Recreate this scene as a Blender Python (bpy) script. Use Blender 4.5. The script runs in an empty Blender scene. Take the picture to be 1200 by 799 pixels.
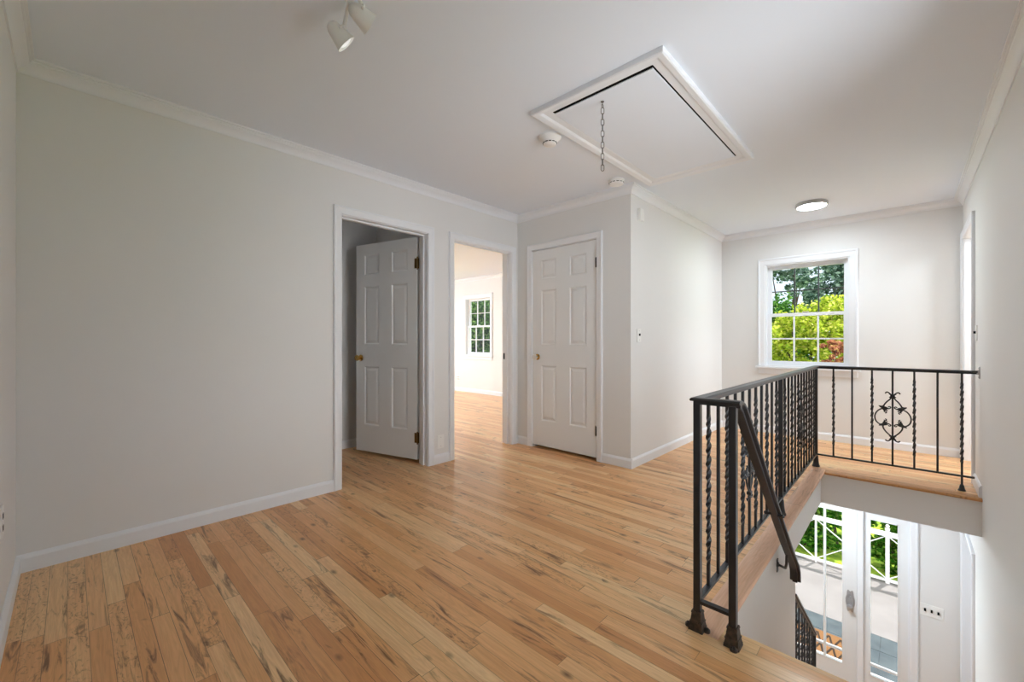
import bpy, bmesh, math, random
from mathutils import Vector, Matrix
import numpy as np

random.seed(7)
C = bpy.context.scene.collection
PI = math.pi
sc = bpy.context.scene

# ------------------------------------------------------------------ helpers
class MB:
    def __init__(self):
        self.v = []; self.f = []
    def add(self, vs, fs):
        n = len(self.v)
        self.v += [tuple(p) for p in vs]
        self.f += [tuple(i + n for i in f) for f in fs]
        return self
    def box(self, x0, x1, y0, y1, z0, z1):
        vs = [(x, y, z) for z in (z0, z1) for y in (y0, y1) for x in (x0, x1)]
        return self.add(vs, [(0, 2, 3, 1), (4, 5, 7, 6), (0, 1, 5, 4), (2, 6, 7, 3), (0, 4, 6, 2), (1, 3, 7, 5)])
    def frustum(self, cx, cy, z0, z1, a, b, a2=None, b2=None):
        a2 = a if a2 is None else a2; b2 = b if b2 is None else b2
        vs = []
        for (p, q, z) in ((a, a2, z0), (b, b2, z1)):
            vs += [(cx - p, cy - q, z), (cx + p, cy - q, z), (cx + p, cy + q, z), (cx - p, cy + q, z)]
        return self.add(vs, [(3, 2, 1, 0), (4, 5, 6, 7), (0, 1, 5, 4), (1, 2, 6, 5), (2, 3, 7, 6), (3, 0, 4, 7)])
    def tube(self, pts, r, n=8, closed=False):
        pts = [Vector(p) for p in pts]
        m = len(pts)
        rs = r if isinstance(r, (list, tuple)) else [r] * m
        tang = []
        for i in range(m):
            a = pts[(i - 1) % m] if (closed or i > 0) else pts[i]
            b = pts[(i + 1) % m] if (closed or i < m - 1) else pts[i]
            tang.append((b - a).normalized())
        up = Vector((0, 0, 1)) if abs(tang[0].z) < .9 else Vector((1, 0, 0))
        nrm = (up - tang[0] * up.dot(tang[0])).normalized()
        vs = []
        for i in range(m):
            nrm = (nrm - tang[i] * nrm.dot(tang[i])).normalized()
            bn = tang[i].cross(nrm)
            for k in range(n):
                a = 2 * PI * k / n
                vs.append(pts[i] + (nrm * math.cos(a) + bn * math.sin(a)) * rs[i])
        fs = []
        for i in range(m if closed else m - 1):
            j = (i + 1) % m
            for k in range(n):
                fs.append((i * n + k, i * n + (k + 1) % n, j * n + (k + 1) % n, j * n + k))
        if not closed:
            fs.append(tuple(range(n))[::-1]); fs.append(tuple((m - 1) * n + k for k in range(n)))
        return self.add(vs, fs)
    def bar(self, p, q, w, h, up=(0, 0, 1)):
        """rectangular bar from p to q, w across, h along 'up'"""
        p = Vector(p); q = Vector(q); t = (q - p).normalized(); u = Vector(up)
        u = (u - t * u.dot(t)).normalized(); s = t.cross(u)
        vs = [e + s * a * w / 2 + u * b * h / 2 for e in (p, q) for (a, b) in ((-1, -1), (1, -1), (1, 1), (-1, 1))]
        return self.add(vs, [(0, 1, 2, 3), (7, 6, 5, 4), (0, 4, 5, 1), (1, 5, 6, 2), (2, 6, 7, 3), (3, 7, 4, 0)])
    def lathe(self, prof, origin=(0, 0, 0), axis=(0, 0, 1), n=24):
        o = Vector(origin); ax = Vector(axis).normalized()
        u = Vector((1, 0, 0)) if abs(ax.x) < .9 else Vector((0, 1, 0))
        u = (u - ax * u.dot(ax)).normalized(); w = ax.cross(u)
        vs = []; fs = []
        for (r, z) in prof:
            for k in range(n):
                a = 2 * PI * k / n
                vs.append(o + ax * z + (u * math.cos(a) + w * math.sin(a)) * max(r, 1e-5))
        for i in range(len(prof) - 1):
            for k in range(n):
                fs.append((i * n + k, i * n + (k + 1) % n, (i + 1) * n + (k + 1) % n, (i + 1) * n + k))
        fs.append(tuple(range(n))[::-1]); fs.append(tuple((len(prof) - 1) * n + k for k in range(n)))
        return self.add(vs, fs)
    def prism(self, poly, fn, d0, d1):
        """poly of 2D points, fn(a,b,d) -> xyz"""
        n = len(poly)
        vs = [fn(a, b, d0) for a, b in poly] + [fn(a, b, d1) for a, b in poly]
        fs = [tuple(range(n))[::-1], tuple(range(n, 2 * n))] + [(i, (i + 1) % n, n + (i + 1) % n, n + i) for i in range(n)]
        return self.add(vs, fs)
    def sphere(self, c, r, n=12, m=8, sz=1.0):
        prof = [(r * math.sin(PI * i / m), -r * sz * math.cos(PI * i / m)) for i in range(m + 1)]
        return self.lathe(prof, c, (0, 0, 1), n)
    def mesh(self, name, smooth=None):
        me = bpy.data.meshes.new(name)
        me.from_pydata(self.v, [], self.f)
        bm = bmesh.new(); bm.from_mesh(me)
        bmesh.ops.recalc_face_normals(bm, faces=bm.faces[:])
        bm.to_mesh(me); bm.free()
        if smooth:
            me.polygons.foreach_set('use_smooth', [True] * len(me.polygons))
            me.set_sharp_from_angle(angle=math.radians(smooth))
        return me
    def build(self, name, mat, parent=None, bevel=0, smooth=None, loc=None):
        me = self.mesh(name, smooth)
        me.materials.append(mat)
        o = bpy.data.objects.new(name, me); C.objects.link(o)
        if loc is not None: o.location = loc
        if parent is not None: attach(o, parent)
        if bevel:
            b = o.modifiers.new('Bevel', 'BEVEL'); b.width = bevel; b.segments = 2; b.limit_method = 'ANGLE'
        return o

def attach(o, parent):
    """parent keeping world coordinates"""
    o.parent = parent
    m = Matrix.Identity(4); p = parent
    while p is not None:
        m = (p.matrix_parent_inverse @ p.matrix_basis) @ m if False else m
        p = p.parent
    o.matrix_parent_inverse = world(parent).inverted()

def world(o):
    m = Matrix.LocRotScale(o.location, o.rotation_euler, o.scale)
    if o.parent is not None:
        m = world(o.parent) @ o.matrix_parent_inverse @ m
    return m

def tag(o, label, cat, group=None, kind=None):
    o['label'] = label; o['category'] = cat
    if group: o['group'] = group
    if kind: o['kind'] = kind
    return o

def struct(o, label, cat):
    return tag(o, label, cat, None, 'structure')

def thing(name, label, cat, loc=(0, 0, 0), group=None, kind=None):
    o = bpy.data.objects.new(name, None); C.objects.link(o)
    o.location = loc; o.empty_display_size = .1
    return tag(o, label, cat, group, kind)

# ------------------------------------------------------------------ materials
def srgb(r, g, b):
    f = lambda c: (c / 255 / 12.92) if c / 255 <= .04045 else ((c / 255 + .055) / 1.055) ** 2.4
    return (f(r), f(g), f(b), 1)

def newmat(name):
    m = bpy.data.materials.new(name); m.use_nodes = True
    nt = m.node_tree; b = nt.nodes['Principled BSDF']
    return m, nt, b

def plain(name, col, rough=.5, metal=0, spec=.5, bump=0, bscale=200):
    m, nt, b = newmat(name)
    b.inputs['Base Color'].default_value = col
    b.inputs['Roughness'].default_value = rough
    b.inputs['Metallic'].default_value = metal
    b.inputs['Specular IOR Level'].default_value = spec
    if bump:
        tc = nt.nodes.new('ShaderNodeTexCoord')
        n = nt.nodes.new('ShaderNodeTexNoise'); n.inputs['Scale'].default_value = bscale; n.inputs['Detail'].default_value = 4
        bp = nt.nodes.new('ShaderNodeBump'); bp.inputs['Strength'].default_value = bump; bp.inputs['Distance'].default_value = .002
        nt.links.new(tc.outputs['Object'], n.inputs['Vector'])
        nt.links.new(n.outputs['Fac'], bp.inputs['Height']); nt.links.new(bp.outputs['Normal'], b.inputs['Normal'])
    return m

def emit(name, col, s):
    m, nt, b = newmat(name)
    b.inputs['Base Color'].default_value = (.8, .8, .8, 1)
    b.inputs['Emission Color'].default_value = col
    b.inputs['Emission Strength'].default_value = s
    return m

def glassmat(name, tint=(1, 1, 1, 1), spec=.04):
    m = bpy.data.materials.new(name); m.use_nodes = True
    nt = m.node_tree; nt.nodes.clear()
    o = nt.nodes.new('ShaderNodeOutputMaterial'); t = nt.nodes.new('ShaderNodeBsdfTransparent'); t.inputs[0].default_value = tint
    g = nt.nodes.new('ShaderNodeBsdfGlossy'); g.inputs['Roughness'].default_value = .02
    mx = nt.nodes.new('ShaderNodeMixShader'); fr = nt.nodes.new('ShaderNodeFresnel'); fr.inputs['IOR'].default_value = 1.2
    nt.links.new(fr.outputs[0], mx.inputs[0]); nt.links.new(t.outputs[0], mx.inputs[1]); nt.links.new(g.outputs[0], mx.inputs[2])
    nt.links.new(mx.outputs[0], o.inputs[0])
    return m

class NT:
    """tiny node-graph writer"""
    def __init__(self, nt): self.nt = nt
    def n(self, t, **kw):
        x = self.nt.nodes.new(t)
        for k, v in kw.items(): setattr(x, k, v)
        return x
    def lk(self, a, b): self.nt.links.new(a, b)
    def math(self, op, a, b=None, c=None, clamp=False):
        x = self.n('ShaderNodeMath', operation=op); x.use_clamp = clamp
        for i, q in enumerate((a, b, c)):
            if q is None: continue
            if isinstance(q, (int, float)): x.inputs[i].default_value = q
            else: self.lk(q, x.inputs[i])
        return x.outputs[0]
    def comb(self, a, b, c=0):
        x = self.n('ShaderNodeCombineXYZ')
        for i, q in enumerate((a, b, c)):
            if isinstance(q, (int, float)): x.inputs[i].default_value = q
            else: self.lk(q, x.inputs[i])
        return x.outputs[0]
    def ramp(self, fac, stops):
        r = self.n('ShaderNodeValToRGB'); e = r.color_ramp.elements
        while len(e) < len(stops): e.new(.5)
        for i, (p, c) in enumerate(stops): e[i].position = p; e[i].color = c
        self.lk(fac, r.inputs[0]); return r.outputs[0]
    def mix(self, fac, a, b, mode='MIX'):
        x = self.n('ShaderNodeMix', data_type='RGBA', blend_type=mode)
        for s, q in ((0, fac), (6, a), (7, b)):
            if isinstance(q, (int, float)): x.inputs[s].default_value = q
            elif isinstance(q, tuple): x.inputs[s].default_value = q
            else: self.lk(q, x.inputs[s])
        return x.outputs[2]
    def noise(self, vec, scale, detail=4, rough=.5, dist=0):
        x = self.n('ShaderNodeTexNoise'); x.inputs['Scale'].default_value = scale; x.inputs['Detail'].default_value = detail
        x.inputs['Roughness'].default_value = rough; x.inputs['Distortion'].default_value = dist
        self.lk(vec, x.inputs['Vector']); return x.outputs['Fac']
    def rnd(self, vec):
        x = self.n('ShaderNodeTexWhiteNoise', noise_dimensions='3D'); self.lk(vec, x.inputs['Vector']); return x

def planks(name, along='Y', width=.057, length=.85, tones=None, rough=.28, seam=1.0, knots=True):
    m, nt, b = newmat(name); g = NT(nt)
    tc = g.n('ShaderNodeTexCoord'); sp = g.n('ShaderNodeSeparateXYZ'); g.lk(tc.outputs['Object'], sp.inputs[0])
    x, y = (sp.outputs[0], sp.outputs[1]) if along == 'Y' else (sp.outputs[1], sp.outputs[0])
    z = sp.outputs[2]
    xs = g.math('DIVIDE', g.math('ADD', x, 50.0), width); ix = g.math('FLOOR', xs); fx = g.math('FRACT', xs)
    r1 = g.rnd(g.comb(ix, 3.1, 7.7)).outputs['Value']
    ys = g.math('ADD', g.math('DIVIDE', g.math('ADD', y, 50.0), length), g.math('MULTIPLY', r1, 37.0))
    iy = g.math('FLOOR', ys); fy = g.math('FRACT', ys)
    rc = g.rnd(g.comb(ix, iy, 1.3)); rv = rc.outputs['Value']
    rc2 = g.rnd(g.comb(ix, iy, 9.3)).outputs['Value']
    tones = tones or [(0, srgb(210, 148, 92)), (.16, srgb(228, 171, 114)), (.6, srgb(239, 187, 130)), (1, srgb(246, 209, 156))]
    base = g.ramp(rv, tones)
    off = g.math('MULTIPLY', rv, 31.0)
    # fine grain, stretched along the board
    gv = g.comb(g.math('ADD', g.math('MULTIPLY', x, 60.0), off), g.math('ADD', g.math('MULTIPLY', y, 2.2), off), z)
    gr = g.noise(gv, 1.6, 6, .62, .4)
    col = g.mix(g.math('MULTIPLY', g.math('SUBTRACT', gr, .38, clamp=True), 1.1), base, srgb(194, 128, 76), 'MIX')
    # cathedral figure
    gv2 = g.comb(g.math('ADD', g.math('MULTIPLY', x, 14.0), off), g.math('ADD', g.math('MULTIPLY', y, 1.0), off), off)
    fg = g.noise(gv2, 1.5, 3, .5, 1.2)
    wav = g.math('SINE', g.math('MULTIPLY', fg, 60.0))
    col = g.mix(g.math('MULTIPLY', g.math('ADD', wav, 1.0), .06), col, srgb(120, 74, 36))
    # mineral streaks on some boards
    st = g.noise(g.comb(g.math('ADD', g.math('MULTIPLY', x, 30.0), off), g.math('ADD', g.math('MULTIPLY', y, 2.6), off), 0.0), 1.2, 5, .65, 1.0)
    stf = g.math('MULTIPLY', g.math('MULTIPLY', g.math('SUBTRACT', st, .53, clamp=True), 7.0, clamp=True), g.math('MULTIPLY', g.math('SUBTRACT', rc2, .30, clamp=True), 2.4, clamp=True))
    col = g.mix(g.math('MULTIPLY', stf, .85), col, srgb(98, 58, 26))
    # burl and worm marks on a few boards
    bu = g.noise(g.comb(g.math('MULTIPLY', x, 34.0), g.math('MULTIPLY', y, 14.0), off), 1.0, 6, .7, 2.5)
    buf = g.math('MULTIPLY', g.math('MULTIPLY', g.math('SUBTRACT', bu, .52, clamp=True), 6.0, clamp=True), g.math('GREATER_THAN', g.rnd(g.comb(ix, iy, 4.4)).outputs['Value'], .80))
    col = g.mix(g.math('MULTIPLY', buf, .75), col, srgb(96, 58, 28))
    if knots:
        kv = g.comb(g.math('MULTIPLY', x, 13.0), g.math('MULTIPLY', y, 6.5), 0.0)
        vo = g.n('ShaderNodeTexVoronoi'); vo.inputs['Scale'].default_value = 1.0; g.lk(kv, vo.inputs['Vector'])
        gate = g.math('GREATER_THAN', g.noise(kv, .6, 1), .54)
        k = g.math('MULTIPLY', g.math('SUBTRACT', 1.0, g.math('DIVIDE', vo.outputs['Distance'], .20), clamp=True), gate)
        col = g.mix(g.math('MULTIPLY', k, .9, clamp=True), col, srgb(70, 42, 22))
    # seams
    ex = g.math('MINIMUM', fx, g.math('SUBTRACT', 1.0, fx)); ey = g.math('MINIMUM', fy, g.math('SUBTRACT', 1.0, fy))
    sx = g.math('LESS_THAN', ex, .014); sy = g.math('LESS_THAN', ey, .0013)
    seamv = g.math('MAXIMUM', sx, sy)
    dark = g.rnd(g.comb(ix, 5.0, 2.0)).outputs['Value']
    col = g.mix(g.math('MULTIPLY', seamv, g.math('MULTIPLY_ADD', dark, .55 * seam, .32 * seam)), col, srgb(60, 36, 18))
    g.lk(col, b.inputs['Base Color'])
    b.inputs['Roughness'].default_value = rough
    b.inputs['Specular IOR Level'].default_value = .45
    bp = g.n('ShaderNodeBump'); bp.inputs['Strength'].default_value = .25; bp.inputs['Distance'].default_value = .001
    g.lk(g.math('SUBTRACT', g.math('MULTIPLY', gr, .4), seamv), bp.inputs['Height']); g.lk(bp.outputs[0], b.inputs['Normal'])
    return m

def leafmat(name, stops, trans=.35):
    m = bpy.data.materials.new(name); m.use_nodes = True
    nt = m.node_tree; nt.nodes.clear(); g = NT(nt)
    geo = g.n('ShaderNodeNewGeometry')
    col = g.ramp(geo.outputs['Random Per Island'], stops)
    d = g.n('ShaderNodeBsdfDiffuse'); t = g.n('ShaderNodeBsdfTranslucent'); mx = g.n('ShaderNodeMixShader'); mx.inputs[0].default_value = trans
    o = g.n('ShaderNodeOutputMaterial')
    g.lk(col, d.inputs[0]); g.lk(col, t.inputs[0]); g.lk(d.outputs[0], mx.inputs[1]); g.lk(t.outputs[0], mx.inputs[2]); g.lk(mx.outputs[0], o.inputs[0])
    return m

def mottled(name, a, b_, scale, rough=.8, detail=5):
    m, nt, b = newmat(name); g = NT(nt)
    tc = g.n('ShaderNodeTexCoord')
    g.lk(g.ramp(g.noise(tc.outputs['Object'], scale, detail), [(.35, a), (.65, b_)]), b.inputs['Base Color'])
    b.inputs['Roughness'].default_value = rough
    return m

M = {}
M['wall'] = plain('wall_paint', srgb(228, 228, 227), .6, spec=.25, bump=.06, bscale=260)
M['ceil'] = plain('ceiling_paint', srgb(232, 239, 248), .8, spec=.1, bump=.04, bscale=200)
M['trim'] = plain('trim_paint', srgb(234, 237, 241), .38, spec=.35)
M['door'] = plain('door_paint', srgb(231, 233, 234), .4, spec=.35)
M['floor'] = planks('oak_strip_floor')
M['nose'] = planks('oak_nosing_board', 'X', .30, 2.6, tones=[(0, srgb(228, 184, 152)), (1, srgb(235, 195, 164))], rough=.35, knots=False, seam=.4)
M['nose2'] = planks('oak_landing_edge', 'Y', .30, 3.2, tones=[(0, srgb(200, 146, 92)), (1, srgb(208, 156, 104))], rough=.35, knots=False, seam=.4)
M['iron'] = plain('black_wrought_iron', srgb(54, 56, 60), .34, .25, .5, bump=.15, bscale=120)
M['shoe'] = mottled('worn_cast_iron', srgb(40, 38, 37), srgb(84, 72, 62), 60, .5)
M['brass'] = plain('brass', srgb(196, 158, 92), .25, 1)
M['darkbrass'] = plain('aged_brass', srgb(112, 88, 56), .4, 1)
M['nickel'] = plain('polished_nickel', srgb(226, 224, 220), .3, .6)
M['chrome'] = plain('brushed_steel', srgb(190, 190, 192), .3, 1)
M['satin'] = plain('satin_grey_rim', srgb(196, 196, 198), .35, .2)
M['pewter'] = plain('pewter', srgb(176, 176, 178), .4, .5)
M['dark'] = plain('dark_slot', srgb(14, 14, 14), .8, spec=.1)
M['plastic'] = plain('white_plastic', srgb(238, 238, 236), .35)
M['steel'] = plain('zinc_chain', srgb(120, 120, 120), .35, 1)
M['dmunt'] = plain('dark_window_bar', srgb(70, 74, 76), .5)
M['glass'] = glassmat('window_glass')
M['flush'] = emit('lit_diffuser', (.84, .93, 1, 1), 50)
M['fill'] = emit('fill_lamp_glass', (.82, .92, 1, 1), 56)  # glow of the unseen fixtures added as room fill
M['bulb'] = emit('lit_bulb', (.95, .98, 1, 1), .22)
M['block'] = mottled('blue_grey_blocks', srgb(60, 72, 80), srgb(80, 92, 98), 5, .7)
M['patio'] = mottled('pale_concrete', srgb(136, 132, 132), srgb(144, 140, 140), 3, .9)
M['white'] = plain('white_rail_paint', srgb(236, 236, 236), .5)
M['bark'] = mottled('bark', srgb(62, 50, 42), srgb(96, 82, 70), 12, .9)
M['leafY'] = leafmat('yellow_green_leaves', [(0, srgb(104, 136, 40)), (.35, srgb(172, 194, 62)), (.8, srgb(214, 218, 92)), (1, srgb(240, 232, 150))], .5)
M['leafG'] = leafmat('green_leaves', [(0, srgb(40, 80, 32)), (.55, srgb(78, 130, 56)), (1, srgb(140, 182, 92))], .35)
M['leafH'] = leafmat('hedge_leaves', [(0, srgb(30, 80, 16)), (.55, srgb(70, 136, 36)), (1, srgb(150, 192, 78))], .4)
M['leafB'] = leafmat('blue_green_leaves', [(0, srgb(52, 78, 66)), (.6, srgb(104, 134, 118)), (1, srgb(168, 190, 176))], .45)
M['leafR'] = leafmat('reddish_leaves', [(0, srgb(140, 84, 62)), (.6, srgb(196, 132, 108)), (1, srgb(206, 176, 110))], .4)
M['leafD'] = leafmat('dark_green_leaves', [(0, srgb(28, 58, 26)), (.6, srgb(64, 104, 50)), (1, srgb(132, 164, 96))], .3)
M['grass'] = mottled('lawn', srgb(120, 160, 34), srgb(176, 200, 60), 9, .95, 8)

# ------------------------------------------------------------------ plan (metres; camera above the origin)
XB, YL, XC, YC, XF, YR = -.178, 3.048, 3.306, 1.724, 5.73, -.379
H = 2.43
T = .12
LZ = -2.75                     # lower floor
SL = -.27                      # underside of the upper storey
OX0, OX1, OY = 1.72, 4.36, .53 # stair opening
XBF = 5.86                     # bedroom far wall
D1 = (1.378, 2.146); D2 = (2.435, 3.208); CD = (2.060, 2.838); HD = 2.035
RD = (4.82, 5.64)              # doorway in the right wall

# ---- walls
def wallbox(name, label, boxes, mat='wall'):
    m = MB()
    for b in boxes: m.box(*b)
    return struct(m.build(name, M[mat]), label, 'wall')

wallbox('wall_left', 'long pale grey wall on the left with two doorways', [
    (XB - T, D1[0], YL, YL + T, 0, H), (D1[0], D1[1], YL, YL + T, HD, H), (D1[1], D2[0], YL, YL + T, 0, H),
    (D2[0], D2[1], YL, YL + T, HD, H), (D2[1], XC + T, YL, YL + T, 0, H)])
wallbox('wall_back', 'pale grey wall at the left edge of the photo', [(XB - T, XB, YR - T, YL, LZ, H)])
wallbox('wall_closet', 'short pale grey wall around the closed six panel door', [
    (XC, XC + T, CD[1], YL, 0, H), (XC, XC + T, CD[0], CD[1], HD, H), (XC, XC + T, YC, CD[0], 0, H)])
wallbox('wall_hall', 'bright white wall with thermostat switch running to the landing', [(XC + T, XF, YC, YC + T, 0, H)])
wallbox('closet_back', 'dark back wall inside the closed closet', [(XC + .6, XC + .66, YC + T, YL, 0, H)])
bpy.data.objects['closet_back'].name = 'wall_closet_back'
# far wall, upper and lower storey, with window and french door openings
W1 = (.449, 1.237, .80, 2.0)
FD = (-.02, 1.66); FH = -.60
wallbox('wall_far', 'pale grey end wall holding the sash window', [
    (XF, XF + .16, YR - T, W1[0], SL, H), (XF, XF + .16, W1[1], YC + T, SL, H),
    (XF, XF + .16, W1[0], W1[1], SL, W1[2]), (XF, XF + .16, W1[0], W1[1], W1[3], H)])
wallbox('wall_lower_far', 'pale grey lower wall around the glazed entrance doors', [
    (XF, XF + .16, YR - T, FD[0], LZ, SL), (XF, XF + .16, FD[1], 3.2, LZ, SL), (XF, XF + .16, FD[0], FD[1], FH, SL)])
# right wall: opening for the added stair window out of the frame, doorways at the far end on both storeys
SW = (1.25, 2.40, .40, 2.10)
wallbox('wall_right', 'bright white stairwell wall on the right', [
    (XB - T, SW[0], YR - T, YR, LZ, H), (SW[1], RD[0], YR - T, YR, LZ, H), (SW[0], SW[1], YR - T, YR, LZ, SW[2]), (SW[0], SW[1], YR - T, YR, SW[3], H),
    (RD[0], RD[1], YR - T, YR, HD, H), (RD[1], XF, YR - T, YR, LZ, H), (RD[0], RD[1], YR - T, YR, FH, -.12)])
# stairwell sides
wallbox('wall_stair', 'white wall beside the stairs under the railing', [(OX0, OX1, OY, OY + .10, SL, -.022), (OX0, 3.249, OY, OY + .10, LZ, SL)])
wallbox('wall_landing', 'grey band below the landing edge', [(OX1, OX1 + .10, YR, OY + .1, SL, -.022)])
wallbox('wall_under_floor', 'white wall below the near edge of the floor', [(OX0 - .10, OX0, YR, OY, -.30, -.022)])
wallbox('wall_lower_side', 'pale wall closing the lower hall', [(3.15, XF, 2.4, 2.5, LZ, SL), (3.15, 3.249, OY + .1, 2.4, LZ, SL)])
# bedroom and small room behind the left wall
YB = 8.2
BW = (6.08 + .075, 7.0 - .075, .80, 2.0)
wallbox('wall_bedroom_far', 'bright white bedroom wall with a sash window', [
    (XBF, XBF + .16, YL + T, BW[0], 0, H), (XBF, XBF + .16, BW[1], YB, 0, H), (XBF, XBF + .16, BW[0], BW[1], 0, BW[2]), (XBF, XBF + .16, BW[0], BW[1], BW[3], H)])
wallbox('wall_bedroom_side', 'white bedroom side wall with a wide window out of view', [
    (2.27, 2.7, YB, YB + .12, 0, H), (5.6, XBF, YB, YB + .12, 0, H), (2.7, 5.6, YB, YB + .12, 0, .5), (2.7, 5.6, YB, YB + .12, 2.25, H)])
wallbox('wall_partition', 'wall between the small dark room and the bedroom', [(2.27, 2.37, YL + T, YB, 0, H)])
wallbox('wall_bedroom_near', 'white bedroom wall behind the closet', [(XC + T, XBF, YL, YL + T, 0, H)])
wallbox('wall_small_room', 'dark grey back wall of the small room behind the open door', [(.8, 2.27, 4.165, 4.265, 0, H), (.8, .9, YL + T, 4.165, 0, H)])

# unseen room added for light behind the landing doorway in the right wall
RX_0, RX_1, RYB = 3.9, 6.5, -2.9
wallbox('wall_side_room', 'white walls of the unseen room added off the landing', [
    (RX_0 - .1, RX_0, RYB, YR - T, 0, H), (RX_1, RX_1 + .1, RYB, YR - T, 0, H), (XF + .16, RX_1, YR - T - .1, YR - T, 0, H),
    (RX_0, 4.4, RYB - .12, RYB, 0, H), (6.0, RX_1, RYB - .12, RYB, 0, H), (4.4, 6.0, RYB - .12, RYB, 0, .4), (4.4, 6.0, RYB - .12, RYB, 2.2, H)])
m = MB(); m.box(RX_0, RX_1, RYB, YR - T, -.1, 0); m.box(RD[0], RD[1], YR - T, YR, -.1, 0); struct(m.build('floor_side_room', M['floor']), 'oak floor of the unseen room added off the landing', 'floor')
m = MB(); m.box(RX_0, RX_1, RYB, YR - T, H, H + .06); struct(m.build('ceiling_side_room', M['ceil']), 'ceiling of the unseen room added off the landing', 'ceiling')
# ---- ceilings, floors
m = MB(); m.box(XB - T, XBF + .16, YR - T, YB + .12, H, H + .06)
struct(m.build('ceiling', M['ceil']), 'flat white ceiling', 'ceiling')
m = MB(); m.box(-1.5, 6.12, -3.6, 9.0, H + .08, H + .22)
struct(m.build('roof', M['trim']), 'roof slab with eaves above the house', 'roof')
m = MB()
m.box(XB, OX0 - .09, YR, YL, -.02, 0); m.box(OX0 - .09, OX1 + .07, OY + .07, YL, -.02, 0); m.box(OX1 + .07, XF, YR, YL, -.02, 0)
m.box(.8, XBF, YL, YB, -.02, 0)
struct(m.build('floor', M['floor']), 'honey oak strip floor of the upper storey', 'floor')
def nosing(name, mat, fn, d0, d1, label):
    r = .011
    prof = [(.098, 0), (r, 0)] + [(r - r * math.sin(a), -r + r * math.cos(a)) for a in [PI * k / 8 for k in range(1, 8)]] + [(r, -2 * r), (.098, -2 * r)]
    mm = MB(); mm.prism(prof, fn, d0, d1)
    return struct(mm.build(name, M[mat], smooth=40), label, 'trim')
nosing('trim_1', 'nose', lambda a, b, d: (d, .502 + a, b), OX0 - .09, OX1 + .07, 'pinkish oak edge board under the long railing')
nosing('trim_2', 'nose2', lambda a, b, d: (OX1 - .028 + a, d, b), YR, .502, 'oak edge board along the landing')
nosing('trim_3', 'floor', lambda a, b, d: (OX0 + .008 - a, d, b), YR, .502, 'oak edge board at the top of the stairs')
m = MB()
m.box(XB, OX0 - .1, YR, YL, SL, -.021); m.box(OX0 - .1, OX1 + .1, OY + .10, YL, SL, -.021); m.box(OX1 + .1, XF, YR, YL, SL, -.021)
struct(m.build('ceiling_lower', M['ceil']), 'white ceiling of the lower storey', 'ceiling')
m = MB(); m.box(XB, XF, YR, 2.4, LZ - .1, LZ)
struct(m.build('floor_lower', M['floor']), 'oak floor of the lower hall', 'floor')
# stairs (hidden below the near edge)
m = MB(); nr = 14; rise = -LZ / nr; run = .25
for i in range(1, nr):
    x0 = OX0 + (i - 1) * run
    m.box(x0, x0 + run + .02, YR + .002, OY - .002, -i * rise - .03, -i * rise)
    m.box(x0, x0 + .018, YR + .002, OY - .002, -i * rise, -(i - 1) * rise - .031 if i > 1 else -.03)
struct(m.build('stairs', M['floor']), 'oak stairs going down along the right wall', 'stairs')

# ---- baseboards
BH, BT = .083, .015
BP = [(0, 0), (BT, 0), (BT, BH - .018), (BT - .005, BH - .008), (.004, BH), (0, BH)]
def baseboard(name, segs, label):
    mm = MB()
    for (ax, plane, nd, a0, a1) in segs:      # wall line along ax at plane, normal nd
        if ax == 'x': mm.prism(BP, lambda t, z, d, p=plane, n=nd: (d, p + n * t, z), a0, a1)
        else: mm.prism(BP, lambda t, z, d, p=plane, n=nd: (p + n * t, d, z), a0, a1)
    return struct(mm.build(name, M['trim']), label, 'baseboard')
CW = .06
baseboard('baseboard_left', [('x', YL, -1, XB, D1[0] - CW), ('x', YL, -1, D1[1] + CW, D2[0] - CW), ('x', YL, -1, D2[1] + CW, XC)], 'white baseboard along the left wall')
baseboard('baseboard_back', [('y', XB, 1, YR, YL - BT)], 'white baseboard at the left edge of the photo')
baseboard('baseboard_closet', [('y', XC, -1, CD[1] + CW, YL - BT), ('y', XC, -1, YC - BT, CD[0] - CW)], 'white baseboard beside the closed door')
baseboard('baseboard_hall', [('x', YC, -1, XC, XF)], 'white baseboard along the bright hall wall')
baseboard('baseboard_far', [('y', XF, -1, YR, YC - BT)], 'white baseboard under the landing window')
baseboard('baseboard_right', [('x', YR, 1, OX1 + .01, RD[0] - CW)], 'short white baseboard at the landing on the right wall')
baseboard('baseboard_bedroom', [('y', XBF, -1, YL + T, YB)], 'white baseboard in the bright bedroom')
baseboard('baseboard_small_room', [('x', 4.165, -1, .9, 2.27), ('y', 2.27, -1, YL + T, 4.15)], 'baseboard in the dark small room')

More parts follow.
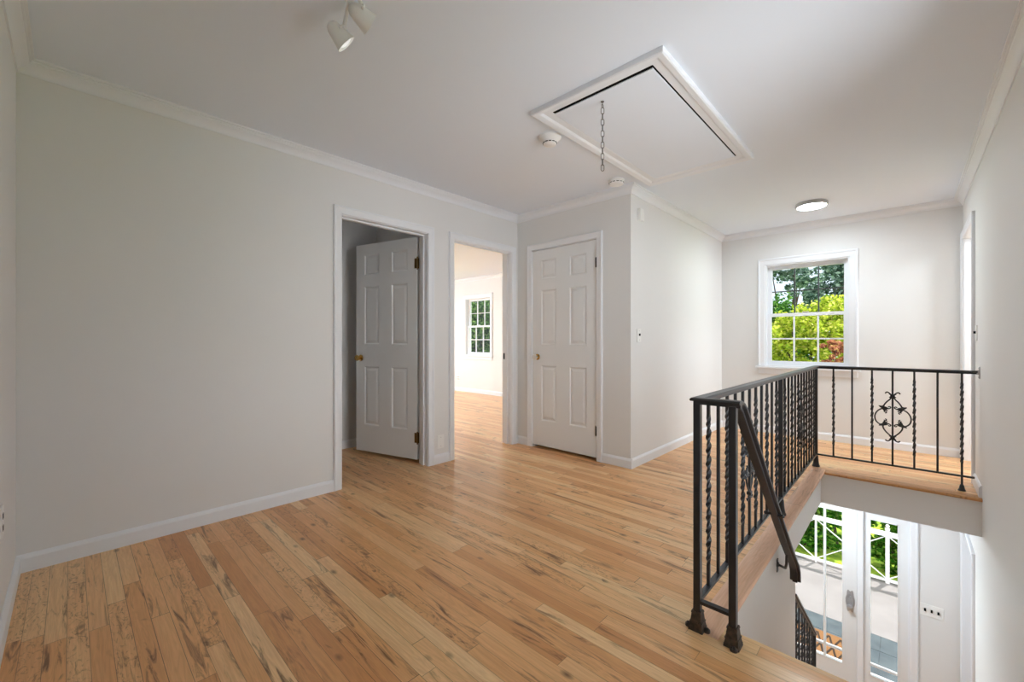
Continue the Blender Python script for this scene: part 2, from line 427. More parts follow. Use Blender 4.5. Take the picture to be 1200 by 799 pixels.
# ---- crown moulding
def crown(name, poly, label):
    prof = [(0, -.068), (.007, -.068), (.009, -.058), (.016, -.046), (.028, -.034), (.041, -.026), (.043, -.019), (.050, -.019), (.050, -.011), (.060, -.011), (.060, 0), (0, 0)]
    n = len(poly); vs = []; fs = []; k = len(prof)
    area = sum(poly[i][0] * poly[(i + 1) % n][1] - poly[(i + 1) % n][0] * poly[i][1] for i in range(n))
    sgn = 1 if area > 0 else -1
    for i in range(n):
        p0 = Vector(poly[i - 1]); p1 = Vector(poly[i]); p2 = Vector(poly[(i + 1) % n])
        d1 = (p1 - p0).normalized(); d2 = (p2 - p1).normalized()
        n1 = Vector((-d1.y, d1.x)) * sgn; n2 = Vector((-d2.y, d2.x)) * sgn
        for (o, z) in prof:
            q = p1 + (n1 + n2) * o
            vs.append((q.x, q.y, H + z))
    for i in range(n):
        j = (i + 1) % n
        for a in range(k):
            b = (a + 1) % k
            fs.append((i * k + a, i * k + b, j * k + b, j * k + a))
    return struct(MB().add(vs, fs).build(name, M['trim'], smooth=25), label, 'moulding')
crown('trim_4', [(XB, YR), (XB, YL), (XC, YL), (XC, YC), (XF, YC), (XF, YR)], 'white crown moulding around the hall ceiling')
crown('trim_5', [(2.37, YL + T), (2.37, YB), (XBF, YB), (XBF, YL + T)], 'white crown moulding in the bedroom')

# ---- door casings + jambs
CPROF = [(0, 0), (0, .010), (.006, .014), (.040, .016), (.048, .021), (.056, .021), (.060, .016), (.060, 0)]
def casing(mm, fn, a0, a1, z0, z1, prof=CPROF, closed=False, scale=1):
    """fn(a, t, z): a along the wall, t out of it"""
    k = len(prof); vs = []
    for (u, t) in prof:
        u *= scale
        c = [(a0 - u, z0 - (u if closed else 0)), (a0 - u, z1 + u), (a1 + u, z1 + u), (a1 + u, z0 - (u if closed else 0))]
        vs += [fn(a, t, z) for a, z in c]
    fs = []
    for s in range(4 if closed else 3):
        e = (s + 1) % 4
        for i in range(k):
            j = (i + 1) % k
            fs.append((i * 4 + s, j * 4 + s, j * 4 + e, i * 4 + e))
    if not closed:
        fs.append(tuple(i * 4 for i in range(k))); fs.append(tuple(i * 4 + 3 for i in range(k))[::-1])
    mm.add(vs, fs)
def doorframe(name, fn, a0, a1, z0, z1, depth, label, stop=None, both=True):
    """casing on the front (and back), jamb lining through the wall (t runs from 0 to -depth)"""
    mm = MB()
    casing(mm, fn, a0, a1, z0, z1)
    if both: casing(mm, lambda a, t, z: fn(a, -depth - t, z), a0, a1, z0, z1)
    def bx(a, b, t0, t1, c, d):
        vs = [fn(x, t, z) for z in (c, d) for t in (t0, t1) for x in (a, b)]
        mm.add(vs, [(0, 2, 3, 1), (4, 5, 7, 6), (0, 1, 5, 4), (2, 6, 7, 3), (0, 4, 6, 2), (1, 3, 7, 5)])
    j = .004
    bx(a0 - .002, a0 + j, -depth, 0, z0, z1); bx(a1 - j, a1 + .002, -depth, 0, z0, z1); bx(a0, a1, -depth, 0, z1 - j, z1 + .002)
    if stop is not None:
        s0, s1 = stop
        bx(a0 + j, a0 + .016, s0, s1, z0, z1 - j); bx(a1 - .016, a1 - j, s0, s1, z0, z1 - j); bx(a0 + .016, a1 - .016, s0, s1, z1 - .016, z1 - j)
    return struct(mm.build(name, M['trim'], smooth=30), label, 'door frame')
FL = lambda a, t, z: (a, YL - t, z)
doorframe('trim_6', FL, D1[0], D1[1], 0, HD, T, 'white door frame around the doorway with the open door', stop=(-.08, -.045))
doorframe('trim_7', FL, D2[0], D2[1], 0, HD, T, 'white door frame of the open doorway to the bedroom', stop=(-.08, -.045))
FC = lambda a, t, z: (XC - t, a, z)
doorframe('trim_8', FC, CD[0], CD[1], 0, HD, T, 'white door frame around the closed closet door', stop=(-.075, -.044))
FR = lambda a, t, z: (a, YR + t, z)
doorframe('trim_9', FR, RD[0], RD[1], 0, HD, T, 'white door frame on the right wall beside the landing window', both=False)
doorframe('trim_10', FR, RD[0], RD[1], LZ, FH, T, 'white lower door frame on the right wall', both=False)

# ---- six-panel doors
def six_panel(name, W, Hh, Tk, mat):
    """hinge edge at x=0, front face y=0, back face y=-Tk"""
    ox = .0
    xs = [0, .108 * W / .765, .305 * W / .765, .460 * W / .765, .657 * W / .765, W]
    zs = [0, .255, .820, 1.030, 1.590, 1.700, 1.895, Hh]
    mm = MB()
    for side in (0, 1):
        Y = (lambda d: -d) if side == 0 else (lambda d: -Tk + d)
        for i in range(5):
            for k in range(7):
                x0, x1, z0, z1 = xs[i], xs[i + 1], zs[k], zs[k + 1]
                if i in (1, 3) and k in (1, 3, 5):
                    rings = [(0, 0), (.006, .002), (.012, .009), (.020, .009), (.042, .003), (.044, .003)]
                    vs = []
                    for (s, d) in rings:
                        vs += [(x0 + s, Y(d), z0 + s), (x1 - s, Y(d), z0 + s), (x1 - s, Y(d), z1 - s), (x0 + s, Y(d), z1 - s)]
                    fs = []
                    for r in range(len(rings) - 1):
                        for c in range(4):
                            e = (c + 1) % 4
                            fs.append((r * 4 + c, r * 4 + e, r * 4 + 4 + e, r * 4 + 4 + c))
                    q = (len(rings) - 1) * 4
                    fs.append((q, q + 1, q + 2, q + 3))
                    if side: fs = [f[::-1] for f in fs]
                    mm.add(vs, fs)
                else:
                    f = (0, 1, 2, 3) if side == 0 else (3, 2, 1, 0)
                    mm.add([(x0, Y(0), z0), (x1, Y(0), z0), (x1, Y(0), z1), (x0, Y(0), z1)], [f])
    e = [(0, 0), (W, 0), (W, -Tk), (0, -Tk)]
    mm.add([(0, 0, 0), (W, 0, 0), (W, -Tk, 0), (0, -Tk, 0), (0, 0, Hh), (W, 0, Hh), (W, -Tk, Hh), (0, -Tk, Hh)],
           [(3, 2, 1, 0), (4, 5, 6, 7), (0, 4, 7, 3), (1, 2, 6, 5)])
    me = bpy.data.meshes.new(name); me.from_pydata(mm.v, [], mm.f)
    bm = bmesh.new(); bm.from_mesh(me); bmesh.ops.remove_doubles(bm, verts=bm.verts[:], dist=1e-5)
    bmesh.ops.recalc_face_normals(bm, faces=bm.faces[:]); bm.to_mesh(me); bm.free()
    me.materials.append(M[mat])
    o = bpy.data.objects.new(name, me); C.objects.link(o); return o

def child(o, parent):           # local coordinates of the parent
    o.parent = parent; return o
def knob(parent, W, z, yface, dirn, mat, rose):
    mm = MB()
    ax = (0, dirn, 0); o = (W - .062, yface, z)
    mm.lathe([(.011, .004), (.011, .026), (.020, .032), (.027, .042), (.028, .050), (.024, .058), (.012, .062), (.001, .0625)], o, ax, 20)
    k = child(mm.build('door_knob', mat, smooth=40), parent)
    mm = MB(); mm.lathe([(.031, 0), (.031, .004), (.026, .008), (.012, .010)], o, ax, 24)
    child(mm.build('rose', rose, smooth=40), k)
    return k
def hinge(parent, z, mat, x=0, y=0, leaf=1):
    mm = MB()
    for s in range(3): mm.lathe([(.0065, 0), (.0065, .028)], (x, y, z - .045 + s * .0305), (0, 0, 1), 12)
    mm.sphere((x, y, z + .050), .006); mm.sphere((x, y, z - .049), .006)
    mm.box(x, x + .028, y - .0025, y - .0005, z - .045, z + .045)
    return child(mm.build('hinge', mat, smooth=40), parent)

d1 = six_panel('door_1', .762, 1.995, .035, 'door'); d1.location = (2.130, 3.190, .032); d1.rotation_euler = (0, 0, math.atan2(.963, -.271))
struct(d1, 'white six panel door standing open into the dark small room', 'door')
knob(d1, .762, .90, 0, 1, M['brass'], M['brass']); knob(d1, .762, .90, -.035, -1, M['brass'], M['brass'])
for z in (.195, 1.76):
    mm = MB()
    mm.box(-.016, -.002, -.034, -.002, z - .045, z + .045); mm.lathe([(.007, -.048), (.007, .048)], (-.010, .004, z), (0, 0, 1), 12)
    mm.sphere((-.010, .004, z + .052), .007); mm.sphere((-.010, .004, z - .052), .007)
    mm.box(-.006, .026, .000, .0025, z - .045, z + .045)
    child(mm.build('hinge', M['darkbrass'], smooth=40), d1)
d2 = six_panel('door_2', .766, 2.000, .035, 'door'); d2.location = (XC + .004, CD[0] + .006, .026); d2.rotation_euler = (0, 0, PI / 2)
struct(d2, 'closed white six panel closet door facing the room', 'door')
knob(d2, .766, .905, 0, 1, M['nickel'], M['brass'])
for z in (.245, 1.79):
    mm = MB(); mm.lathe([(.008, -.045), (.008, .045)], (-.004, .009, z), (0, 0, 1), 12); mm.box(-.004, .012, 0, .004, z - .045, z + .045)
    child(mm.build('hinge', M['dark'], smooth=40), d2)
# dark closet behind door 2 keeps the gap under it dark; slabs in the right wall doorways
for nm, z0, hh, lab in (('door_4', LZ + .012, 2.12, 'white lower door in the right wall near the entrance'),):
    o = six_panel(nm, RD[1] - RD[0] - .012, hh, .035, 'door'); o.location = (RD[1] - .006, YR - .06, z0); o.rotation_euler = (0, 0, PI)
    o.location = (RD[0] + .006, YR - .06, z0); o.rotation_euler = (0, 0, 0)
    struct(o, lab, 'door'); knob(o, .124, .9, 0, 1, M['brass'], M['brass'])

# strike plate in the bedroom doorway
mm = MB(); mm.box(D2[1] - .0055, D2[1] - .0038, YL + .083, YL + .113, .900, .965)
tag(mm.build('strike_plate', M['dark']), 'small metal strike plate on the bedroom door jamb', 'strike plate')

# ---- sash windows
def sash_window(name, X, y0, y1, z0, z1, label, top_mat, ncol=3):
    fn = lambda a, t, z: (X - t, a, z)
    mm = MB()
    wp = [(0, 0), (0, .012), (.010, .016), (.050, .018), (.058, .026), (.070, .026), (.075, .018), (.075, 0)]
    casing(mm, fn, y0, y1, z0, z1, prof=wp)
    # jamb lining
    D = .15; j = .012
    mm.box(X, X + D, y0 - .001, y0 + j, z0, z1); mm.box(X, X + D, y1 - j, y1 + .001, z0, z1)
    mm.box(X, X + D, y0 + j, y1 - j, z1 - j, z1 + .001); mm.box(X + .02, X + D, y0 + j, y1 - j, z0 - .001, z0 + .008)
    w = struct(mm.build(name, M['trim'], smooth=30), label, 'window')
    mm = MB(); mm.box(X - .045, X + .02, y0 - .095, y1 + .095, z0 - .030, z0 - .004)
    mm.build('sill', M['trim'], w, bevel=.005)
    mm = MB(); mm.box(X - .016, X, y0 - .070, y1 + .070, z0 - .095, z0 - .0305)
    mm.build('apron', M['trim'], w, bevel=.004)
    zm = z0 + (z1 - z0) * .503
    for (nm, xa, za, zb, bars) in (('upper_sash', X + .085, zm - .018, z1 - j, top_mat), ('lower_sash', X + .045, z0 + .009, zm + .018, M['trim'])):
        mm = MB(); a, b = y0 + j + .001, y1 - j - .001; st = .040
        rb = .050 if nm == 'lower_sash' else .036; rt = .036 if nm == 'lower_sash' else .042
        mm.box(xa, xa + .035, a, a + st, za, zb); mm.box(xa, xa + .035, b - st, b, za, zb)
        mm.box(xa, xa + .035, a + st, b - st, za, za + rb); mm.box(xa, xa + .035, a + st, b - st, zb - rt, zb)
        s = mm.build(nm, M['trim'], w)
        ga, gb, gz0, gz1 = a + st, b - st, za + rb, zb - rt
        mm = MB(); bw = .008 if nm == 'lower_sash' else .006
        for k in range(1, ncol):
            y = ga + (gb - ga) * k / ncol; mm.box(xa + .006, xa + .028, y - bw, y + bw, gz0, gz1)
        zc = (gz0 + gz1) / 2; mm.box(xa + .008, xa + .026, ga, gb, zc - bw, zc + bw)
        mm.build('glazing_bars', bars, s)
        mm = MB(); mm.box(xa + .016, xa + .019, ga, gb, gz0, gz1)
        mm.build('pane', M['glass'], s)
    mm = MB(); mm.box(X + .040, X + .050, (y0 + y1) / 2 - .03, (y0 + y1) / 2 + .03, zm + .0185, zm + .032)
    mm.lathe([(.012, 0), (.012, .012)], (X + .055, (y0 + y1) / 2, zm + .0185), (0, 0, 1), 12)
    mm.build('sash_lock', M['nickel'], w)
    return w
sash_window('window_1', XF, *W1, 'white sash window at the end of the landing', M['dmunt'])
sash_window('window_2', XBF, *BW, 'white sash window in the bedroom seen through the doorway', M['trim'])
# stair window added for light, out of the frame on the right wall, and bedroom side window
def big_window(name, fn, a0, a1, z0, z1, n, label):
    mm = MB(); casing(mm, fn, a0, a1, z0, z1, closed=True)
    def bx(a, b, t0, t1, c, d):
        vs = [fn(x, t, z) for z in (c, d) for t in (t0, t1) for x in (a, b)]
        mm.add(vs, [(0, 2, 3, 1), (4, 5, 7, 6), (0, 1, 5, 4), (2, 6, 7, 3), (0, 4, 6, 2), (1, 3, 7, 5)])
    for k in range(n + 1):
        a = a0 + (a1 - a0) * k / n; bx(max(a - .02, a0), min(a + .02, a1), -.09, -.04, z0, z1)
    bx(a0, a1, -.09, -.04, z0, z0 + .04); bx(a0, a1, -.09, -.04, z1 - .04, z1)
    w = struct(mm.build(name, M['trim']), label, 'window')
    g = MB(); vs = [fn(x, t, z) for z in (z0 + .04, z1 - .04) for t in (-.066, -.062) for x in (a0 + .02, a1 - .02)]
    g.add(vs, [(0, 2, 3, 1), (4, 5, 7, 6), (0, 1, 5, 4), (2, 6, 7, 3), (0, 4, 6, 2), (1, 3, 7, 5)])
    g.build('pane', M['glass'], w)
big_window('fill_window_3', FR, *SW, 2, 'unseen wide window added to light the stairs from the right')
big_window('window_4', lambda a, t, z: (a, YB - t, z), 2.7, 5.6, .5, 2.25, 3, 'wide bedroom window out of view')

big_window('fill_window_7', lambda a, t, z: (a, RYB + t, z), 4.4, 6.0, .4, 2.2, 2, 'unseen wide window added to light the side room')  # added opening that brings fill light into the side room
# ---- entrance: glazed door + sidelights
def leaf(name, y0, y1, st, gz0, gz1, zt, barh, vbars, label):
    X0, X1 = XF + .045, XF + .085
    mm = MB()
    mm.box(X0, X1, y0, y0 + st[0], LZ + .01, zt); mm.box(X0, X1, y1 - st[1], y1, LZ + .01, zt)
    mm.box(X0, X1, y0 + st[0], y1 - st[1], LZ + .01, gz0); mm.box(X0, X1, y0 + st[0], y1 - st[1], gz1, zt)
    d = struct(mm.build(name, M['door']), label, 'door' if name.startswith('door') else 'window')
    a, b = y0 + st[0], y1 - st[1]
    mm = MB()
    for (p, q, r, s) in ((a, b, gz0, gz0 + .008), (a, b, gz1 - .008, gz1), (a, a + .008, gz0, gz1), (b - .008, b, gz0, gz1)): mm.box(X0 - .006, X1 + .006, p, q, r, s)
    mm.box(X0 + .004, X1 - .004, a, b, barh - .010, barh + .010)
    for v in vbars: mm.box(X0 + .003, X1 - .003, v - .011, v + .011, gz0, gz1)
    mm.build('glazing_bars', M['door'], d)
    mm = MB(); mm.box(X0 + .018, X0 + .022, a, b, gz0, gz1); mm.build('pane', M['glass'], d)
    return d
gz = lambda z: 1.0955 + (z - 1.0955) * 1.0105
ky = 1.0105
fd = leaf('door_5', .392, 1.29, (.115, .115), gz(-2.382), gz(-.74), FH - .02, gz(-2.246), (.662 * ky, 1.03), 'white glazed entrance door with an ornate handle plate')
leaf('window_5', -.005, .338, (.068, .050), gz(-2.382), gz(-.752), FH - .02, gz(-2.27), (), 'narrow glazed sidelight beside the entrance door')
leaf('window_6', 1.345, 1.65, (.05, .05), gz(-2.382), gz(-.752), FH - .02, gz(-2.27), (), 'second glazed sidelight hidden by the stair wall')
mm = MB()
casing(mm, lambda a, t, z: (XF - t, a, z), FD[0], FD[1], LZ, FH)
mm.box(XF, XF + .14, .338, .386, LZ, FH); mm.box(XF, XF + .14, 1.296, 1.345, LZ, FH)
mm.box(XF, XF + .14, FD[0] - .001, -.005, LZ, FH); mm.box(XF, XF + .14, 1.65, FD[1] + .001, LZ, FH); mm.box(XF + .001, XF + .139, FD[0], FD[1], FH - .018, FH + .001)
struct(mm.build('trim_11', M['trim'], smooth=30), 'white frame around the glazed entrance door and sidelights', 'door frame')
# ornate escutcheon and knob
pl = []
for k in range(40):
    a = 2 * PI * k / 40
    r = 1 + .16 * math.cos(6 * a) * abs(math.sin(a)) + .10 * abs(math.sin(a)) ** 6
    pl.append((.040 * r * math.cos(a), .108 * r * math.sin(a)))
mm = MB(); yk, zk = .446, -1.705
mm.prism(pl, lambda a, b, d: (XF + .045 - d, yk + a, zk + b), 0, .005)
mm.prism([(p * .72, q * .8) for p, q in pl], lambda a, b, d: (XF + .045 - d, yk + a, zk + b), .004, .009)
mm.tube([(XF + .034, yk + .034 * math.cos(t) * .8, zk + .005 + .09 * math.sin(t) * .86) for t in [2 * PI * k / 28 for k in range(28)]], .004, 6, True)
e = mm.build('handle_plate', M['pewter'], fd, smooth=30)
mm = MB(); mm.lathe([(.010, 0), (.010, .03), (.020, .036), (.026, .046), (.024, .058), (.010, .064)], (XF + .036, yk, zk - .035), (-1, 0, 0), 18)
mm.sphere((XF + .034, yk, zk + .045), .011)
mm.build('knob', M['pewter'], e, smooth=40)

# ------------------------------------------------------------------ railing
RY, RX0, RXM, RX1 = .58, 1.642, 3.085, 4.485
RZ = .88; PY = .455
rail = thing('stair_railing', 'black wrought iron railing with twisted balusters around the stair opening', 'railing', (RX0, RY, 0))
def newel(x, y, zt, foot):
    m_ = MB(); m_.box(x - .0125, x + .0125, y - .0125, y + .0125, .01, zt)
    p = m_.build('newel_post', M['iron'], rail, bevel=.0015)
    f = MB()
    if foot == 'cast':
        f.frustum(x, y, 0, .012, .026, .025); f.frustum(x, y, .012, .028, .024, .021); f.frustum(x, y, .028, .034, .0225, .0225)
        f.frustum(x, y, .034, .064, .020, .0165); f.frustum(x, y, .064, .072, .0185, .0165)
        a_, b_ = ((-.004, .031), (.004, -.031)) if y > .5 else ((-.028, -.010), (.026, .012))
        for (p_, q_) in (a_, b_):
            f.lathe([(.013, 0), (.013, .008), (.010, .011), (.005, .012)], (x + p_, y + q_, 0), (0, 0, 1), 14)
            f.sphere((x + p_ * 1.1, y + q_ * 1.1, .011), .006)
    elif foot == 'bell':
        f.lathe([(.029, 0), (.029, .008), (.024, .018), (.020, .045), (.017, .085), (.0155, .095)], (x, y, 0), (0, 0, 1), 20)
    f.build('foot', M['shoe'] if foot == 'cast' else M['iron'], p, smooth=35 if foot == 'bell' else None)
newel(RX0, RY, RZ - .02, 'cast'); newel(RX0 - .003, PY, RZ - .02, 'cast'); newel(RX1, RY, RZ - .02, 'bell'); newel(RXM, RY, RZ - .02, 'bell')
# bent top cap, swept with mitres along the three legs
def sweep_plan(path, prof):
    vs = []; fs = []; k = len(prof); n = len(path)
    for i in range(n):
        p = Vector(path[i])
        d1 = (p - Vector(path[i - 1])).normalized() if i > 0 else None
        d2 = (Vector(path[i + 1]) - p).normalized() if i < n - 1 else None
        d1 = d1 or d2; d2 = d2 or d1
        n1 = Vector((-d1.y, d1.x)); n2 = Vector((-d2.y, d2.x))
        off = n1 if (n1 - n2).length < 1e-6 else n1 + n2
        for (o, z) in prof:
            q = p + off * o; vs.append((q.x, q.y, z))
    for i in range(n - 1):
        for a in range(k):
            b = (a + 1) % k; fs.append((i * k + a, i * k + b, (i + 1) * k + b, (i + 1) * k + a))
    fs.append(tuple(range(k))); fs.append(tuple((n - 1) * k + a for a in range(k))[::-1])
    return vs, fs
cap = [(-.021, RZ - .012), (-.023, RZ - .006), (-.018, RZ), (-.008, RZ + .002), (.008, RZ + .002), (.018, RZ), (.023, RZ - .006), (.021, RZ - .012), (.012, RZ - .013), (.012, RZ - .024), (-.012, RZ - .024), (-.012, RZ - .013)]
path = [(RX0, PY - .026), (RX0, RY), (RX1, RY), (RX1, YR + .012)]
v_, f_ = sweep_plan(path, cap)
MB().add(v_, f_).build('top_rail', M['iron'], rail, smooth=35)
bz = .108
v_, f_ = sweep_plan([(RX0, PY + .0125), (RX0, RY), (RX1, RY), (RX1, YR + .025)], [(-.011, bz - .006), (.011, bz - .006), (.011, bz + .006), (-.011, bz + .006)])
MB().add(v_, f_).build('bottom_rail', M['iron'], rail)
# wall bracket of the landing rail
mm = MB(); mm.box(RX1 - .022, RX1 + .022, YR, YR + .006, RZ - .055, RZ + .03); mm.box(RX1 - .014, RX1 + .014, YR + .006, YR + .016, RZ - .026, RZ + .006)
for dz in (-.045, .02): mm.lathe([(.005, 0), (.003, .003)], (RX1, YR + .006, RZ + dz), (0, 1, 0), 10)
mm.build('wall_bracket', M['chrome'], rail)['label'] = 'pale metal wall bracket'
# balusters
def bar_mesh(name, z0, z1, tw=None, hw=.006):
    m_ = MB(); secs = [(z0, hw, hw, 0, 0)]
    if tw:
        n = int(round((tw[1] - tw[0]) / .0056))
        for i in range(n + 1):
            z = tw[0] + (tw[1] - tw[0]) * i / n
            f = min(1, i / 8, (n - i) / 8)               # blend from the square ends into the flat twist
            secs.append((z, hw + .0022 * f, hw - .0012 * f, PI * (z - tw[0]) / .054, .0016 * f))
        e = secs[-1]; secs.append((tw[1] + .012, hw, hw, round(e[3] / (PI / 2)) * PI / 2, 0)); secs.append((z1, hw, hw, secs[-1][3], 0))
    else:
        secs.append((z1, hw, hw, 0, 0))
    vs = []; fs = []
    for (z, a, b, t, o) in secs:
        c_, s_ = math.cos(t), math.sin(t)
        for (p, q) in ((a, b), (-a, b), (-a, -b), (a, -b)):
            vs.append((p * c_ - q * s_ + o * math.cos(2 * t), p * s_ + q * c_ + o * math.sin(2 * t), z))
    for i in range(len(secs) - 1):
        for k in range(4): fs.append((i * 4 + k, i * 4 + (k + 1) % 4, i * 4 + 4 + (k + 1) % 4, i * 4 + 4 + k))
    fs.append((3, 2, 1, 0)); q = (len(secs) - 1) * 4; fs.append((q, q + 1, q + 2, q + 3))
    m_.add(vs, fs); me = m_.mesh(name); me.materials.append(M['iron']); return me
TWM = bar_mesh('twisted_baluster', bz + .006, RZ - .024, (.20, .79))
PLM = bar_mesh('plain_baluster', bz + .006, RZ - .024)
# scroll ornament, traced as splines, drawn in the (a, z) plane of the rail
S_ = .000847
def sp(pts):                     # crop pixels -> metres about the ornament's centre
    return [((x - 362) * S_ * .74, (382 - y) * S_) for x, y in pts]
def smoothpath(p, n=6):
    out = []
    for i in range(len(p) - 1):
        p0 = p[max(i - 1, 0)]; p1 = p[i]; p2 = p[i + 1]; p3 = p[min(i + 2, len(p) - 1)]
        for k in range(n):
            t = k / n
            out.append(tuple(.5 * (2 * p1[c] + (p2[c] - p0[c]) * t + (2 * p0[c] - 5 * p1[c] + 4 * p2[c] - p3[c]) * t * t + (3 * p1[c] - p0[c] - 3 * p2[c] + p3[c]) * t ** 3) for c in (0, 1)))
    out.append(p[-1]); return out
def scroll_mb(zc):
    m_ = MB()
    half = [sp([(432, 168), (418, 155), (398, 160), (378, 178), (370, 196), (390, 224), (418, 248), (442, 278), (450, 312)]),
            sp([(450, 312), (482, 322), (512, 346), (531, 382), (528, 420), (510, 446), (482, 462), (452, 462)]),
            sp([(452, 462), (452, 490), (435, 518), (405, 546), (376, 568), (372, 588), (394, 609), (416, 614), (431, 603)])]
    for s in (1, -1):
        for h in half:
            pts = smoothpath(h)
            m_.tube([(s * a, 0, zc + b) for a, b in pts], .0050, 8)
        for zz in (1, -1):       # leaf clusters
            cx, cz = s * .052, zc + zz * .061
            for (ex, ez, w) in ((.046, .022, .006), (-.030, .010, .007), (-.052, -.002, .006), (-.010, -.030, .006), (.012, .026, .006), (-.034, -.022, .005)):
                tip = (cx + s * ex * .66, cz + zz * ez * .85)
                mid = ((cx + tip[0]) / 2 + s * .002, (cz + tip[1]) / 2 + zz * .003)
                m_.tube([(cx, 0, cz), (mid[0], .002, mid[1]), (tip[0], 0, tip[1])], [.008, w * 1.45, .003], 8)
            for (ex, ez) in ((-.046, .010), (-.012, -.030)):
                ox_, oz_ = cx + s * ex * .74, cz + zz * ez
                m_.tube([(ox_ + .007 * math.cos(t) * s, 0, oz_ + .007 * math.sin(t) * zz) for t in [k * PI / 5 for k in range(9)]], .0042, 6)
            m_.sphere((cx, 0, cz), .010, 10, 6)
    for zz in (.165, -.168):     # collars where the halves meet on the bar
        m_.box(-.014, .014, -.010, .010, zc + zz - .008, zc + zz + .008)
        for s in (1, -1):
            m_.tube([(0, 0, zc + zz), (s * .013, 0, zc + zz + .012), (s * .022, 0, zc + zz + .010)], [.006, .006, .003], 8)
            m_.tube([(0, 0, zc + zz), (s * .013, 0, zc + zz - .012), (s * .021, 0, zc + zz - .013)], [.006, .006, .003], 8)
    return m_
SCM = scroll_mb(.495).mesh('scroll', 50); SCM.materials.append(M['iron'])
def baluster(me, x, y, rot=0):
    o = bpy.data.objects.new('baluster', me); C.objects.link(o); o.parent = rail
    o.location = (x - RX0, y - RY, 0); o.rotation_euler = (0, 0, rot); return o
def scroll(parent, rot):
    o = bpy.data.objects.new('scroll', SCM); C.objects.link(o); o.parent = parent; o.rotation_euler = (0, 0, rot)
for (xa, xb) in ((RX0, RXM), (RXM, RX1)):
    for k in range(1, 12):
        x = xa + (xb - xa) * k / 12
        b = baluster(TWM if k % 2 else PLM, x, RY)
        b['label'] = 'twisted iron baluster' if k % 2 else 'plain square iron baluster'
        if k == 6: scroll(b, 0); b['label'] = 'plain iron baluster carrying a scrolled leaf ornament'
for k, y in enumerate((.458, .334, .208, .084, -.040, -.166, -.291)):
    b = baluster(TWM if k % 2 == 0 else PLM, RX1, y)
    b['label'] = 'twisted iron baluster' if k % 2 == 0 else 'plain square iron baluster'
    if k == 3: scroll(b, PI / 2); b['label'] = 'plain iron baluster carrying a scrolled leaf ornament'
    if k == 6:
        m_ = MB(); m_.box(RX1 - .006, RX1 + .006, y - .006, y + .006, .02, bz)
        m_.lathe([(.021, 0), (.021, .006), (.016, .014), (.012, .035), (.009, .045)], (RX1, y, 0), (0, 0, 1), 16)
        m_.build('foot', M['iron'], b, smooth=35)
# descending handrail
hp = [(1.655, PY, .872), (1.69, PY, .868), (1.725, PY, .845), (1.775, .456, .800), (2.60, .464, .020), (2.83, .468, -.175), (2.865, .468, -.225), (2.872, .468, -.285)]
def sweep3(path, prof, side=Vector((0, 1, 0))):
    path = [Vector(p) for p in path]; vs = []; fs = []; n = len(path); k = len(prof)
    for i in range(n):
        t = ((path[min(i + 1, n - 1)] - path[i]).normalized() + (path[i] - path[max(i - 1, 0)]).normalized()).normalized()
        s = (side - t * side.dot(t)).normalized(); u = s.cross(t) * -1
        if u.z < 0 and abs(t.z) < .99: u = -u
        if i and u.dot(lastu) < 0: u = -u
        lastu = u
        for (a, b) in prof: vs.append(path[i] + s * a + u * b)
    for i in range(n - 1):
        for a in range(k):
            b = (a + 1) % k; fs.append((i * k + a, i * k + b, (i + 1) * k + b, (i + 1) * k + a))
    fs.append(tuple(range(k))); fs.append(tuple((n - 1) * k + a for a in range(k))[::-1])
    return vs, fs
hprof = [(-.025, -.006), (-.027, 0), (-.021, .006), (-.008, .008), (.008, .008), (.021, .006), (.027, 0), (.025, -.006), (.012, -.007), (.012, -.019), (-.012, -.019), (-.012, -.007)]
v_, f_ = sweep3(hp, hprof)
hr = MB().add(v_, f_).build('handrail', M['iron'], rail, smooth=35)
hr['label'] = 'sloping iron handrail going down the stairs'
mm = MB(); x0, z0 = 2.62, -.02
mm.tube([(x0 - .01, .464, z0 - .02), (x0 - .005, .466, z0 - .07), (x0 + .02, .475, z0 - .105), (x0 + .07, .500, z0 - .125), (x0 + .10, OY - .004, z0 - .135)], .0065, 8)
mm.lathe([(.018, 0), (.018, .004), (.010, .010)], (x0 + .10, OY, z0 - .135), (0, -1, 0), 14)
mm.box(x0 + .088, x0 + .112, OY - .005, OY, z0 - .175, z0 - .105)
mm.build('bracket', M['iron'], hr, smooth=40)
mm = MB(); x0, z0 = 2.325, .262
mm.tube([(x0, .430, z0), (x0, .500, z0)], .006, 8); mm.sphere((x0, .430, z0), .009); mm.sphere((x0, .500, z0), .009)
mm.build('cross_pin', M['iron'], hr, smooth=40)

# lower balustrade
LR = thing('lower_railing', 'dark iron railing of the lower stair flight behind the handrail end', 'railing', (3.30, .545, LZ))
p0 = Vector((3.262, .545, -.565)); p1 = Vector((4.12, .545, -1.262))
m_ = MB(); m_.bar(p0, p1, .042, .014); m_.bar(p0 + Vector((0, 0, -.013)), p1 + Vector((0, 0, -.013)), .022, .014); m_.build('top_rail', M['iron'], LR, bevel=.002)
m_ = MB(); m_.bar(p0 + Vector((0, 0, -.70)), p1 + Vector((0, 0, -.70)), .022, .012); m_.build('bottom_rail', M['iron'], LR)
m_ = MB(); m_.box(p1.x - .0125, p1.x + .0125, .5325, .5575, LZ, p1.z + .004); m_.frustum(p1.x, .545, LZ, LZ + .08, .035, .02); m_.build('newel_post', M['iron'], LR)
lt = bar_mesh('lower_twisted', -.70, 0, (-.62, -.08)); lp = bar_mesh('lower_plain', -.70, 0)
for k in range(1, 8):
    t = k / 8; q = p0.lerp(p1, t)
    o = bpy.data.objects.new('baluster', lt if k % 2 else lp); C.objects.link(o); o.parent = LR; o.location = (q.x - 3.30, 0, q.z - LZ)

